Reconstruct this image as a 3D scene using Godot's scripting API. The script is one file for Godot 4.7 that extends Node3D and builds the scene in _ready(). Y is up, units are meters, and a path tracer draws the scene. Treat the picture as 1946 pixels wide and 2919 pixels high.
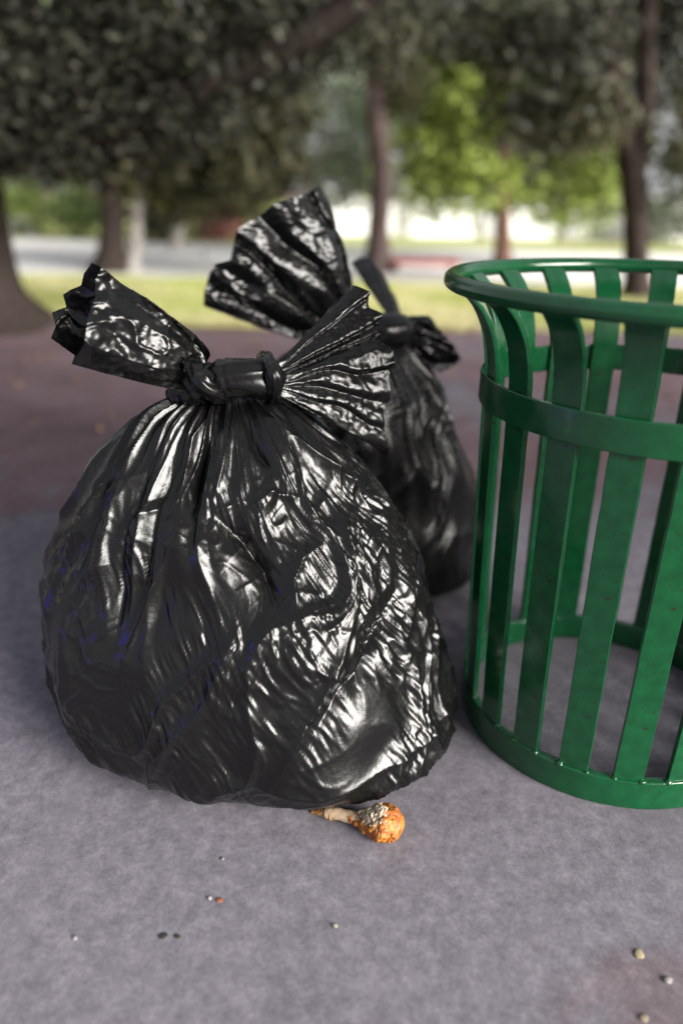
extends Node3D
# Tied black refuse bags beside a green slatted litter bin, on a path in a wooded park.

const EYE := Vector3(0.0, 1.0614, 0.0)
const PITCH := 0.4053
const ROLL := 0.02
const LENS := 2146.5            # focal length in photograph pixels

var M := {}
var used := {}
var noise := FastNoiseLite.new()
var cells := FastNoiseLite.new()
var rng := RandomNumberGenerator.new()


# ------------------------------------------------------------------ helpers
func numbered(called: String) -> String:
	var n: int = used.get(called, 0)
	used[called] = n + 1
	return called if n == 0 else "%s_%03d" % [called, n]

func base(called: String, label: String, category: String, at := Vector3.ZERO, group := "") -> Node3D:
	var o := Node3D.new()
	o.name = numbered(called)
	add_child(o)
	o.position = at
	tag(o, label, category, group)
	return o

func tag(o: Node, label: String, category: String, group := "", kind := "") -> void:
	if label: o.set_meta("label", label)
	if category: o.set_meta("category", category)
	if group: o.set_meta("group", group)
	if kind: o.set_meta("kind", kind)

func put(called: String, m: Mesh, mat: Material, parent: Node = self) -> MeshInstance3D:
	var o := MeshInstance3D.new()
	o.name = numbered(called) if parent == self else called
	o.mesh = m
	if mat: o.material_override = mat
	parent.add_child(o, true)
	return o

# the spot that the photograph's pixel (px, py) shows on the upright plane at z
func seen(px: float, py: float, z: float) -> Vector3:
	var a := px - 973.0
	var b := py - 1459.5
	var u := (cos(ROLL) * a + sin(ROLL) * b) / LENS
	var v := (cos(ROLL) * b - sin(ROLL) * a) / LENS
	var d := Vector3(u, -v * cos(PITCH) - sin(PITCH), v * sin(PITCH) - cos(PITCH))
	return EYE + d * (z / d.z)

func on_ground(px: float, py: float, y := 0.0) -> Vector3:
	var d := seen(px, py, -1.0) - EYE
	return EYE + d * ((y - EYE.y) / d.y)

func lin(r: float, g: float, b: float) -> Color:
	return Color(r, g, b).linear_to_srgb()

func n3(x: float, y: float, z: float) -> float:
	return noise.get_noise_3d(x, y, z)

func ridge(n: float) -> float:          # sharp crests where the noise crosses zero
	return maxf(0.0, 1.0 - absf(n) * 3.2)

func spline(pts: Array, t: float) -> Vector3:
	var n := pts.size() - 1
	var f := clampf(t, 0.0, 1.0) * n
	var i := mini(int(f), n - 1)
	var p0: Vector3 = pts[maxi(i - 1, 0)]
	var p1: Vector3 = pts[i]
	var p2: Vector3 = pts[i + 1]
	var p3: Vector3 = pts[mini(i + 2, n)]
	return p1.cubic_interpolate(p2, p0, p3, f - i)

func straight(pts: Array, t: float) -> Vector3:
	var n := pts.size() - 1
	var f := clampf(t, 0.0, 1.0) * n
	var i := mini(int(f), n - 1)
	return (pts[i] as Vector3).lerp(pts[i + 1], f - i)

# a mesh from a grid of points; closed joins the last column to the first
func grid(nu: int, nv: int, p: PackedVector3Array, closed := false, flip := false, colors := PackedColorArray(), uvs := PackedVector2Array()) -> ArrayMesh:
	var idx := PackedInt32Array()
	var nrm := PackedVector3Array()
	nrm.resize(p.size())
	var cols := nu if closed else nu - 1
	idx.resize(cols * (nv - 1) * 6)
	var k := 0
	for j in nv - 1:
		for i in cols:
			var i2 := (i + 1) % nu
			var a := j * nu + i
			var b := j * nu + i2
			var c := a + nu
			var d := b + nu
			if flip:
				var s := b; b = c; c = s
			idx[k] = a; idx[k + 1] = b; idx[k + 2] = d
			idx[k + 3] = a; idx[k + 4] = d; idx[k + 5] = c
			k += 6
			var f1 := (p[d] - p[a]).cross(p[b] - p[a])
			var f2 := (p[c] - p[a]).cross(p[d] - p[a])
			nrm[a] += f1 + f2; nrm[b] += f1; nrm[c] += f2; nrm[d] += f1 + f2
	for i in nrm.size():
		nrm[i] = nrm[i].normalized() if nrm[i].length_squared() > 1e-24 else Vector3.UP
	var arr := []
	arr.resize(Mesh.ARRAY_MAX)
	arr[Mesh.ARRAY_VERTEX] = p
	arr[Mesh.ARRAY_NORMAL] = nrm
	arr[Mesh.ARRAY_INDEX] = idx
	if colors.size(): arr[Mesh.ARRAY_COLOR] = colors
	if uvs.size(): arr[Mesh.ARRAY_TEX_UV] = uvs
	var m := ArrayMesh.new()
	m.add_surface_from_arrays(Mesh.PRIMITIVE_TRIANGLES, arr)
	return m

# a round tube along points, radius from a callable of t
func tube(pts: Array, radius: Callable, nu := 12, nv := 24, caps := true) -> ArrayMesh:
	var p := PackedVector3Array()
	var side := Vector3.ZERO
	var last := spline(pts, 0.0)
	for j in nv:
		var t := float(j) / (nv - 1)
		var c := spline(pts, t)
		var fwd := (spline(pts, t + 0.01) - spline(pts, t - 0.01)).normalized()
		if side == Vector3.ZERO:
			side = fwd.cross(Vector3.UP if absf(fwd.y) < 0.9 else Vector3.RIGHT).normalized()
		side = (side - fwd * side.dot(fwd)).normalized()
		var up := side.cross(fwd)
		for i in nu:
			var a := TAU * i / nu
			var r: float = radius.call(t, a)
			if caps and (j == 0 or j == nv - 1): r *= 0.02
			p.append(c + side * cos(a) * r + up * sin(a) * r)
		last = c
	return grid(nu, nv, p, true)

func std(rough: float, color: Color, spec := 0.5) -> StandardMaterial3D:
	var m := StandardMaterial3D.new()
	m.albedo_color = color
	m.roughness = rough
	m.metallic_specular = spec
	return m

func noise_tex(freq: float, size: int, stops: Array, seed_at := 1, octaves := 3, normal := false, bump := 4.0, kind := FastNoiseLite.TYPE_SIMPLEX_SMOOTH, gain := 0.5) -> NoiseTexture2D:
	var n := FastNoiseLite.new()
	n.seed = seed_at
	n.noise_type = kind
	n.frequency = freq
	n.fractal_octaves = octaves
	n.fractal_gain = gain
	var t := NoiseTexture2D.new()
	t.width = size
	t.height = size
	t.seamless = true
	t.noise = n
	if normal:
		t.as_normal_map = true
		t.bump_strength = bump
	elif stops.size():
		var g := Gradient.new()
		g.offsets = PackedFloat32Array(stops.map(func(s): return s[0]))
		g.colors = PackedColorArray(stops.map(func(s): return s[1]))
		t.color_ramp = g
	return t

func world_mapped(m: StandardMaterial3D, tile: float) -> void:
	m.uv1_triplanar = true
	m.uv1_world_triplanar = true
	m.uv1_scale = Vector3.ONE / tile


# ------------------------------------------------------------------ materials
func make_materials() -> void:
	# paving: grey-lilac asphalt with a fine mottled grain
	var a := std(0.92, Color.WHITE, 0.3)
	a.albedo_texture = noise_tex(0.02, 1024, [[0.0, lin(0.082, 0.076, 0.088)], [0.35, lin(0.132, 0.122, 0.143)], [0.62, lin(0.172, 0.160, 0.186)], [0.8, lin(0.21, 0.197, 0.225)], [1.0, lin(0.29, 0.275, 0.3)]], 3, 6, false, 4.0, FastNoiseLite.TYPE_SIMPLEX_SMOOTH, 0.95)
	a.vertex_color_use_as_albedo = true
	world_mapped(a, 1.1)
	M.asphalt = a
	var d := std(0.95, Color.WHITE, 0.25)
	d.albedo_texture = noise_tex(0.02, 1024, [[0.0, lin(0.05, 0.03, 0.028)], [0.4, lin(0.1, 0.066, 0.066)], [0.6, lin(0.135, 0.1, 0.105)], [1.0, lin(0.2, 0.13, 0.11)]], 5, 5)
	d.heightmap_enabled = true
	d.heightmap_texture = noise_tex(0.05, 512, [], 19, 4)
	d.heightmap_scale = 1.2
	d.vertex_color_use_as_albedo = true
	world_mapped(d, 2.3)
	M.soil = d
	var r := std(0.9, Color.WHITE, 0.3)
	r.albedo_texture = noise_tex(0.02, 512, [[0.0, lin(0.6, 0.59, 0.575)], [1.0, lin(0.74, 0.73, 0.71)]], 7, 4)
	world_mapped(r, 3.0)
	M.road = r
	# film of the bags: glossy black polythene
	var b := std(0.24, Color.WHITE, 0.46)
	b.vertex_color_use_as_albedo = true
	b.roughness_texture = noise_tex(0.03, 512, [[0.0, Color(0.62, 0.62, 0.62)], [1.0, Color(1, 1, 1)]], 15, 3)
	b.roughness = 0.33
	b.normal_enabled = true
	b.normal_texture = noise_tex(0.02, 512, [], 16, 4, true, 3.0)
	b.normal_scale = 0.36
	b.uv1_triplanar = true
	b.uv1_scale = Vector3.ONE / 0.17
	M.film = b
	# painted steel
	var g := std(0.22, Color.WHITE, 0.5)
	g.albedo_texture = noise_tex(0.012, 512, [[0.0, lin(0.0018, 0.05, 0.016)], [1.0, lin(0.0028, 0.08, 0.0255)]], 21, 4)
	g.normal_enabled = true
	g.normal_texture = noise_tex(0.06, 512, [], 22, 3, true, 2.0)
	g.normal_scale = 0.14
	g.clearcoat_enabled = true
	g.clearcoat = 0.3
	g.clearcoat_roughness = 0.1
	g.uv1_triplanar = true
	g.uv1_scale = Vector3.ONE / 0.25
	g.detail_enabled = true
	g.detail_blend_mode = BaseMaterial3D.BLEND_MODE_MIX
	g.detail_albedo = noise_tex(0.03, 512, [[0.0, Color(0.16, 0.09, 0.03, 0.0)], [0.80, Color(0.16, 0.09, 0.03, 0.0)], [0.85, Color(0.15, 0.085, 0.03, 0.75)], [1.0, Color(0.2, 0.12, 0.05, 0.85)]], 77, 5)
	M.paint = g
	for k in [["bark", lin(0.045, 0.034, 0.03)], ["bark_red", lin(0.11, 0.06, 0.045)], ["bark_pale", lin(0.36, 0.33, 0.31)], ["bark_pink", lin(0.13, 0.095, 0.09)]]:
		var t := std(0.95, Color.WHITE, 0.2)
		var c: Color = k[1].srgb_to_linear()
		t.albedo_texture = noise_tex(0.03, 256, [[0.0, lin(c.r * 0.5, c.g * 0.5, c.b * 0.5)], [1.0, lin(c.r * 1.4, c.g * 1.4, c.b * 1.4)]], 31, 4)
		t.uv1_triplanar = true
		t.uv1_scale = Vector3(2.0, 0.7, 2.0)
		M[k[0]] = t
	var l := std(0.6, Color.WHITE, 0.35)
	l.vertex_color_use_as_albedo = true
	l.backlight_enabled = true
	l.backlight = Color(0.35, 0.4, 0.15)
	l.cull_mode = BaseMaterial3D.CULL_DISABLED
	M.leaf = l
	var gr := std(0.8, Color.WHITE, 0.3)
	gr.vertex_color_use_as_albedo = true
	gr.cull_mode = BaseMaterial3D.CULL_DISABLED
	M.grass = gr
	M.white_wall = std(0.85, lin(0.72, 0.71, 0.7))
	M.lilac_wall = std(0.85, lin(0.5, 0.47, 0.6))
	M.wall_cap = std(0.85, lin(0.4, 0.39, 0.38))
	M.red_paint = std(0.5, lin(0.42, 0.06, 0.06))
	var ck := std(0.55, Color.WHITE, 0.5)
	ck.vertex_color_use_as_albedo = true
	ck.normal_enabled = true
	ck.normal_texture = noise_tex(0.05, 256, [], 41, 4, true, 6.0)
	ck.normal_scale = 0.5
	ck.uv1_triplanar = true
	ck.uv1_scale = Vector3.ONE / 0.04
	M.food = ck


# ------------------------------------------------------------------ the scene
func _ready() -> void:
	rng.seed = 11
	noise.seed = 4
	noise.noise_type = FastNoiseLite.TYPE_SIMPLEX_SMOOTH
	noise.frequency = 1.0
	noise.fractal_type = FastNoiseLite.FRACTAL_NONE
	cells.seed = 8
	cells.noise_type = FastNoiseLite.TYPE_CELLULAR
	cells.frequency = 1.0
	cells.fractal_type = FastNoiseLite.FRACTAL_NONE
	cells.cellular_return_type = FastNoiseLite.RETURN_DISTANCE2_SUB
	make_view_and_light()
	make_materials()
	make_setting()
	make_trees()
	make_litter_bin()
	make_bags()
	make_drumstick()
	make_crumbs()
	make_call_lamp()


func make_view_and_light() -> void:
	var cam := Camera3D.new()
	cam.name = "camera"
	var at := CameraAttributesPhysical.new()
	var half := atan(1459.5 / LENS)
	at.frustum_focal_length = 12.0 / tan(half)
	at.exposure_aperture = 0.6
	at.frustum_focus_distance = 1.33
	at.frustum_near = 0.05
	at.frustum_far = 400.0
	cam.attributes = at
	cam.fov = rad_to_deg(2.0 * half)
	cam.near = 0.05
	cam.far = 400.0
	var right := Vector3(1, 0, 0)
	var up := Vector3(0, cos(PITCH), -sin(PITCH))
	var back := Vector3(0, sin(PITCH), cos(PITCH))
	cam.transform = Transform3D(Basis(right * cos(ROLL) + up * sin(ROLL), up * cos(ROLL) - right * sin(ROLL), back), EYE)
	add_child(cam)
	cam.current = true
	var sky := ProceduralSkyMaterial.new()
	sky.sky_top_color = Color(0.82, 0.83, 0.86)
	sky.sky_horizon_color = Color(0.95, 0.95, 0.96)
	sky.ground_horizon_color = Color(0.5, 0.5, 0.5)
	sky.ground_bottom_color = Color(0.3, 0.3, 0.3)
	sky.sun_angle_max = 1.0
	var env := Environment.new()
	env.background_mode = Environment.BG_SKY
	env.sky = Sky.new()
	env.sky.sky_material = sky
	env.background_energy_multiplier = 0.085
	env.tonemap_mode = Environment.TONE_MAPPER_LINEAR
	env.tonemap_exposure = 8.6
	env.sdfgi_enabled = true
	env.ssao_enabled = true
	env.ssil_enabled = true
	var we := WorldEnvironment.new()
	we.name = "world_environment"
	we.environment = env
	add_child(we)
	var sun := DirectionalLight3D.new()
	sun.name = "sun"
	sun.light_energy = 0.5
	sun.light_color = Color(1.0, 0.985, 0.96)
	sun.light_angular_distance = 38.0
	sun.shadow_enabled = true
	add_child(sun)
	sun.look_at_from_position(Vector3(0.73, 0.38, 0.58), Vector3.ZERO)


# ------------------------------------------------------------------ setting
func sheet(x0: float, x1: float, z0: float, z1: float, nx: int, nz: int, y: float, tint: Callable, edge := 0.0) -> ArrayMesh:
	var p := PackedVector3Array()
	var c := PackedColorArray()
	for j in nz:
		for i in nx:
			var x := lerpf(x0, x1, float(i) / (nx - 1))
			var z := lerpf(z0, z1, float(j) / (nz - 1))
			if edge > 0.0 and (j == 0 or j == nz - 1):
				z += edge * (n3(x * 0.7, j * 3.1, 2.0) + 0.5 * n3(x * 3.0, j * 3.1, 5.0))
			p.append(Vector3(x, y, z))
			c.append(tint.call(x, z))
	return grid(nx, nz, p, false, true, c)

func make_setting() -> void:
	var soil := put("ground", sheet(-120, 120, 120, -200, 2, 2, -0.012, func(_x, _z): return Color(1, 1, 1)), M.soil)
	tag(soil, "brown leaf-strewn earth under the trees", "ground", "", "structure")
	var near := func(x: float, z: float) -> Color:
		var k := 1.0 + 0.15 * n3(x * 1.3, z * 1.3, 1.0) + 0.14 * n3(x * 4.0, z * 4.0, 6.0) + 0.07 * n3(x * 9.0, z * 9.0, 2.0)
		# soil trodden onto the paving: brown patches with ragged outlines
		var zone := smoothstep(-2.0, -3.4, z) * (0.42 + 0.26 * smoothstep(0.6, -1.0, x)) + smoothstep(0.16, 0.44, x) * smoothstep(-0.86, -0.72, z) * 0.5
		var brown := smoothstep(0.12, 0.42, n3(x * 0.9 + 3.0, z * 0.9, 9.0) * 0.3 + n3(x * 7.0, z * 7.0, 3.0) * 0.3 + n3(x * 21.0, z * 21.0, 3.0) * 0.22 + zone) * smoothstep(0.02, 0.2, zone)
		return Color(k * lerpf(1.0, 0.92 if z < -1.6 else 0.78, brown), k * lerpf(1.0, 0.68, brown), k * lerpf(1.0, 0.66, brown))
	var path := put("pavement", sheet(-7, 9, 4.0, -6.3, 320, 260, 0.0, near, 0.25), M.asphalt)
	tag(path, "grey lilac asphalt path the bags and bin stand on", "path", "", "structure")
	var rd := put("road", sheet(-60, 60, -9.6, -16.0, 80, 2, 0.004, func(_x, _z): return Color(1, 1, 1), 0.3), M.road)
	rd.rotation.y = -0.03
	tag(rd, "pale concrete road running across the park", "road", "", "structure")
	var lawn := put("lawn", sheet(-60, 60, -6.2, -10.7, 160, 12, -0.006, func(x, z): return Color(0.46, 0.45, 0.18) * (1.0 + 0.25 * n3(x * 1.5, z * 1.5, 0.0)), 0.2), M.grass)
	tag(lawn, "turf under the grass between path and road", "lawn", "", "structure")
	var verge := put("verge", sheet(-80, 80, -15.6, -70.0, 40, 12, -0.002, func(_x, _z): return Color(0.3, 0.32, 0.12)), M.grass)
	tag(verge, "bright turf beyond the pale road", "lawn", "", "structure")
	# grass: tufts of blades
	var st := SurfaceTool.new()
	st.begin(Mesh.PRIMITIVE_TRIANGLES)
	for k in 7:
		var a := TAU * k / 7.0 + rng.randf()
		var w := Vector3(cos(a + 1.57), 0, sin(a + 1.57)) * 0.004
		var root := Vector3(cos(a), 0, sin(a)) * 0.012
		var tip := Vector3(cos(a) * 0.045, rng.randf_range(0.035, 0.06), sin(a) * 0.045)
		for v in [root - w, tip, root + w]:
			st.set_color(Color.WHITE)
			st.add_vertex(v)
	st.generate_normals()
	var tuft := st.commit()
	grass_patch("grass", tuft, 24000, -6.35, -9.7, "short grass growing between the path and the pale road")
	leaf_litter()
	# low white garden wall and its piers, far behind the bin
	var wall := base("garden_wall", "long low white wall with piers beyond the pale road", "wall", Vector3(6.5, 0, -20.0))
	box(wall, "wall_face", Vector3(15.0, 0.86, 0.2), Vector3(0, 0.43, 0), M.white_wall)
	box(wall, "coping", Vector3(15.1, 0.06, 0.3), Vector3(0, 0.892, 0), M.wall_cap)
	for k in 8:
		box(wall, "pier", Vector3(0.34, 1.1, 0.34), Vector3(-7.0 + 2.0 * k, 0.55, 0.05), M.wall_cap)
	var lw := base("low_wall", "short low lilac wall beyond the pale road", "wall", Vector3(-7.5, 0, -17.6))
	box(lw, "wall_face", Vector3(1.3, 0.32, 0.2), Vector3(0, 0.16, 0), M.lilac_wall)
	box(lw, "coping", Vector3(1.36, 0.05, 0.28), Vector3(0, 0.347, 0), M.white_wall)
	var bench := base("park_bench", "low red bench on the pale road's edge", "bench", seen(1212, 775, -10.9) * Vector3(1, 0, 1))
	box(bench, "seat", Vector3(0.9, 0.05, 0.3), Vector3(0, 0.16, 0), M.red_paint)
	for s in [-1, 1]:
		box(bench, "leg", Vector3(0.06, 0.135, 0.26), Vector3(0.36 * s, 0.067, 0), M.wall_cap)

func leaf_litter() -> void:
	var st := SurfaceTool.new()
	st.begin(Mesh.PRIMITIVE_TRIANGLES)
	for v in [Vector3(-0.03, 0.004, 0), Vector3(0, 0.011, -0.013), Vector3(0.03, 0.006, 0), Vector3(-0.03, 0.004, 0), Vector3(0.03, 0.006, 0), Vector3(0, 0.009, 0.013)]:
		st.set_color(Color.WHITE)
		st.add_vertex(v)
	st.generate_normals()
	var mm := MultiMesh.new()
	mm.transform_format = MultiMesh.TRANSFORM_3D
	mm.use_colors = true
	mm.mesh = st.commit()
	mm.instance_count = 1100
	for i in 1100:
		var z := -2.7 - 3.6 * sqrt(rng.randf())
		var x := rng.randf_range(-1.0, 1.0) * (0.8 - z * 0.6)
		var s := rng.randf_range(0.5, 1.2)
		mm.set_instance_transform(i, Transform3D(Basis(Vector3(rng.randfn() * 0.15, 1, rng.randfn() * 0.15).normalized(), rng.randf() * TAU).scaled(Vector3(s, s, s)), Vector3(x, 0.001, z)))
		mm.set_instance_color(i, Color(0.16, 0.085, 0.06).lerp(Color(0.3, 0.2, 0.12), rng.randf()))
	var o := MultiMeshInstance3D.new()
	o.name = "leaf_litter"
	o.multimesh = mm
	o.material_override = M.grass
	add_child(o)
	tag(o, "small brown fallen leaves scattered over the earth behind the bags", "leaves", "", "stuff")

func box(parent: Node, called: String, size: Vector3, at: Vector3, mat: Material) -> void:
	var b := BoxMesh.new()
	b.size = size
	put(called, b, mat, parent).position = at

func grass_patch(called: String, tuft: Mesh, count: int, z0: float, z1: float, label: String) -> void:
	var mm := MultiMesh.new()
	mm.transform_format = MultiMesh.TRANSFORM_3D
	mm.use_colors = true
	mm.mesh = tuft
	mm.instance_count = count
	for i in count:
		var z := lerpf(z0, z1, pow(rng.randf(), 1.2))
		var x := rng.randf_range(-1.0, 1.0) * (3.0 - z * 0.55)
		var s := rng.randf_range(0.7, 1.5)
		mm.set_instance_transform(i, Transform3D(Basis(Vector3.UP, rng.randf() * TAU).scaled(Vector3(s, s, s)), Vector3(x, -0.006, z)))
		var c := Color(0.42, 0.46, 0.15).lerp(Color(0.6, 0.56, 0.32), clampf(0.5 + n3(x * 0.8, z * 0.8, 0.0) + rng.randf_range(-0.3, 0.3), 0.0, 1.0))
		mm.set_instance_color(i, c * rng.randf_range(0.75, 1.2))
	var o := MultiMeshInstance3D.new()
	o.name = called
	o.multimesh = mm
	o.material_override = M.grass
	add_child(o)
	tag(o, label, "grass", "", "stuff")


# ------------------------------------------------------------------ trees
# blobs: [centre, radii, clumps, colour]; every leaf is a small bent blade of its own
func crown(parent: Node3D, leaf: float, blobs: Array, per := 9) -> void:
	var total := 0
	for b in blobs: total += b[2] * per
	var p := PackedVector3Array()
	var nr := PackedVector3Array()
	var cl := PackedColorArray()
	var ix := PackedInt32Array()
	p.resize(total * 4); nr.resize(total * 4); cl.resize(total * 4); ix.resize(total * 6)
	var k := 0
	for b in blobs:
		var tint: Color = b[3]
		for i in b[2]:
			var d := Vector3(rng.randfn(), rng.randfn(), rng.randfn()).normalized() * pow(rng.randf(), 0.45)
			var hub: Vector3 = b[0] + d * b[1] - parent.position
			var twig := Vector3(rng.randfn(), rng.randfn() * 0.4 - 0.25, rng.randfn()).normalized()
			var shade := rng.randf_range(0.55, 1.4)
			for q in per:
				var f := (twig + Vector3(rng.randfn(), rng.randfn(), rng.randfn()) * 0.55).normalized()
				var at := hub + twig * leaf * rng.randf_range(-1.6, 1.6) + Vector3(rng.randfn(), rng.randfn(), rng.randfn()) * leaf * 0.55
				var side := f.cross(Vector3(rng.randfn(), rng.randfn() + 1.2, rng.randfn())).normalized()
				var n := side.cross(f).normalized()
				var l := leaf * rng.randf_range(0.7, 1.25)
				var w := l * 0.27
				p[k * 4] = at
				p[k * 4 + 1] = at + f * l * 0.5 + side * w + n * l * 0.1
				p[k * 4 + 2] = at + f * l
				p[k * 4 + 3] = at + f * l * 0.5 - side * w + n * l * 0.1
				var c := tint * shade * rng.randf_range(0.8, 1.2)
				for e in 4:
					nr[k * 4 + e] = n
					cl[k * 4 + e] = c
				ix[k * 6] = k * 4; ix[k * 6 + 1] = k * 4 + 2; ix[k * 6 + 2] = k * 4 + 1
				ix[k * 6 + 3] = k * 4; ix[k * 6 + 4] = k * 4 + 3; ix[k * 6 + 5] = k * 4 + 2
				k += 1
	var arr := []
	arr.resize(Mesh.ARRAY_MAX)
	arr[Mesh.ARRAY_VERTEX] = p
	arr[Mesh.ARRAY_NORMAL] = nr
	arr[Mesh.ARRAY_COLOR] = cl
	arr[Mesh.ARRAY_INDEX] = ix
	var m := ArrayMesh.new()
	m.add_surface_from_arrays(Mesh.PRIMITIVE_TRIANGLES, arr)
	put("crown", m, M.leaf, parent)

func trunk(parent: Node3D, called: String, pts: Array, r0: float, r1: float, flare: float, mat: Material) -> void:
	var local := pts.map(func(p): return p - parent.position)
	var rr := func(t: float, a: float) -> float:
		var k := lerpf(r0, r1, t) + flare * pow(maxf(0.0, 1.0 - t * 4.0), 2.0)
		return k * (1.0 + 0.10 * n3(cos(a) * 1.5, t * 5.0, sin(a) * 1.5) + 0.05 * n3(cos(a) * 5.0, t * 9.0, sin(a) * 5.0))
	put(called, tube(local, rr, 20, 40, false), mat, parent)

func blob(px: float, py: float, z: float, rx: float, ry: float, rz: float, n: int, c: Color) -> Array:
	return [seen(px, py, z), Vector3(rx, ry, rz), n, c]

func make_trees() -> void:
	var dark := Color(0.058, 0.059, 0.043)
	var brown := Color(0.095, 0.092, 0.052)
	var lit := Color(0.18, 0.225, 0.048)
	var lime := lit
	var t: Node3D
	# great tree whose root flare shows at the edge of the path
	var foot := Vector3(-3.0, 0, -6.15)
	t = base("shade_tree", "broad dark tree with flared root beside the brown earth", "tree", foot)
	trunk(t, "trunk", [foot, foot + Vector3(0.02, 0.7, 0), foot + Vector3(-0.05, 1.6, 0), foot + Vector3(0.05, 3.4, 0.1)], 0.40, 0.34, 0.34, M.bark)
	trunk(t, "limb", [foot + Vector3(0, 1.15, 0.1), seen(230, 375, -5.65), seen(480, 305, -5.65), seen(720, 195, -5.65), seen(960, 50, -5.6), seen(1150, -120, -5.6)], 0.14, 0.07, 0.06, M.bark)
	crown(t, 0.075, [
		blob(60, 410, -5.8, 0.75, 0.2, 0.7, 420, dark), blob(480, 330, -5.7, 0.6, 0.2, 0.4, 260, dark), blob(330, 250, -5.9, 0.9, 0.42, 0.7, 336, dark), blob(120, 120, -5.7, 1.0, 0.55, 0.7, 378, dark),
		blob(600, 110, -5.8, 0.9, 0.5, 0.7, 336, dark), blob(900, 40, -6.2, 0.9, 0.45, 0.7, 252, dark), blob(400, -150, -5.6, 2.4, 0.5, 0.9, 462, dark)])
	# tree with a dark straight trunk by the road
	foot = on_ground(318, 775)
	t = base("park_tree", "dark straight trunk with brownish hanging crown by the road", "tree", foot)
	trunk(t, "trunk", [foot, seen(322, 600, foot.z), seen(318, 420, foot.z), seen(316, 100, foot.z)], 0.165, 0.16, 0.12, M.bark)
	crown(t, 0.131, [
		blob(480, 400, -10.4, 1.3, 0.6, 1.0, 378, brown), blob(730, 420, -10.2, 0.8, 0.75, 0.9, 336, brown), blob(640, 250, -10.0, 1.2, 0.6, 1.0, 294, brown),
		blob(560, 570, -10.8, 1.0, 0.28, 0.8, 142, brown), blob(250, 300, -10.6, 1.3, 0.5, 0.9, 294, dark), blob(940, 60, -10.4, 1.0, 0.4, 0.9, 150, brown)])
	# slender pale trunks behind it
	for k in [[385, 775, 0.085, "pale slender trunk leaning beside the dark straight trunk"], [510, 712, 0.1, "pale trunk in front of the dark hedge beyond the road"]]:
		foot = on_ground(k[0] - 8, k[1])
		t = base("birch_tree", k[3], "tree", foot, "pale trunked trees")
		trunk(t, "trunk", [foot, seen(k[0] + 4, k[1] - 110, foot.z), seen(k[0] + 10, k[1] - 260, foot.z), seen(k[0] + 10, 200, foot.z)], k[2], k[2] * 0.8, 0.04, M.bark_pale)
		crown(t, 0.126, [blob(k[0] + 30, 520, foot.z - 0.3, 0.9, 0.3, 0.5, 54, Color(0.2, 0.2, 0.05)), blob(k[0], 330, foot.z - 0.6, 1.4, 0.8, 0.8, 147, brown)])
	# middle trunk, pinkish
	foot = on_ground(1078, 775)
	t = base("maple_tree", "pinkish grey trunk with sparse crown tinted pale like bright haze behind the bags", "tree", foot)
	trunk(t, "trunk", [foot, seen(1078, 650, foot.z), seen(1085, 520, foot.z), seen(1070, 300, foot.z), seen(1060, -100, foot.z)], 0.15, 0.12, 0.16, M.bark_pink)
	crown(t, 0.131, [blob(1200, 20, -11.6, 1.2, 0.5, 0.9, 200, dark), blob(1135, 210, -11.1, 0.36, 0.5, 0.35, 90, brown), blob(1000, 300, -14.4, 0.9, 1.1, 0.6, 260, Color(0.32, 0.38, 0.27)), blob(985, 500, -14.0, 0.8, 0.6, 0.6, 150, Color(0.27, 0.32, 0.2))])  # pale leaf colour of the two far blobs stands in for bright haze
	# slim red trunk with bright green crown
	foot = on_ground(1430, 758)
	t = base("linden_tree", "slim reddish trunk with bright green sunlit crown", "tree", foot)
	trunk(t, "trunk", [foot, seen(1432, 620, foot.z), seen(1425, 400, foot.z), seen(1420, -100, foot.z)], 0.125, 0.1, 0.06, M.bark_red)
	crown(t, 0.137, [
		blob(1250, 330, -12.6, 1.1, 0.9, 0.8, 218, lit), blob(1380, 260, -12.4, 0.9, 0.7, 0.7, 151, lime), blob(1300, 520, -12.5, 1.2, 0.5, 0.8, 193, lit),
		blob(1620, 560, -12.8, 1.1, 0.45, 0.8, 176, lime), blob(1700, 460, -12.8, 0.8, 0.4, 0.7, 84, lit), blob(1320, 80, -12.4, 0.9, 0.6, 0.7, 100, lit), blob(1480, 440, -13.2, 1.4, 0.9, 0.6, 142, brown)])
	# dark forked tree behind the bin
	foot = on_ground(1812, 850)
	t = base("forked_tree", "dark tree forking above the green litter bin", "tree", foot)
	trunk(t, "trunk", [foot, seen(1812, 700, foot.z), seen(1808, 560, foot.z), seen(1795, 440, foot.z)], 0.125, 0.135, 0.1, M.bark)
	trunk(t, "limb", [seen(1795, 470, foot.z), seen(1755, 300, foot.z), seen(1735, 100, foot.z), seen(1700, -250, foot.z)], 0.1, 0.085, 0.03, M.bark)
	trunk(t, "limb", [seen(1805, 480, foot.z), seen(1838, 300, foot.z), seen(1842, 100, foot.z), seen(1860, -250, foot.z)], 0.095, 0.085, 0.03, M.bark)
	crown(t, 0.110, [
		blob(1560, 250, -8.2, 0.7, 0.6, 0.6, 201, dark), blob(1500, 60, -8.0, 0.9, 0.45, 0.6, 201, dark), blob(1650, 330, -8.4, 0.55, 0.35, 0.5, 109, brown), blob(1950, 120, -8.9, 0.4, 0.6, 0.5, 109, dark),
		blob(1780, -60, -8.9, 1.0, 0.35, 0.7, 193, dark), blob(1960, 420, -8.6, 0.35, 0.5, 0.5, 75, brown), blob(1640, 120, -8.9, 0.6, 0.5, 0.5, 92, dark)])
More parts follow.
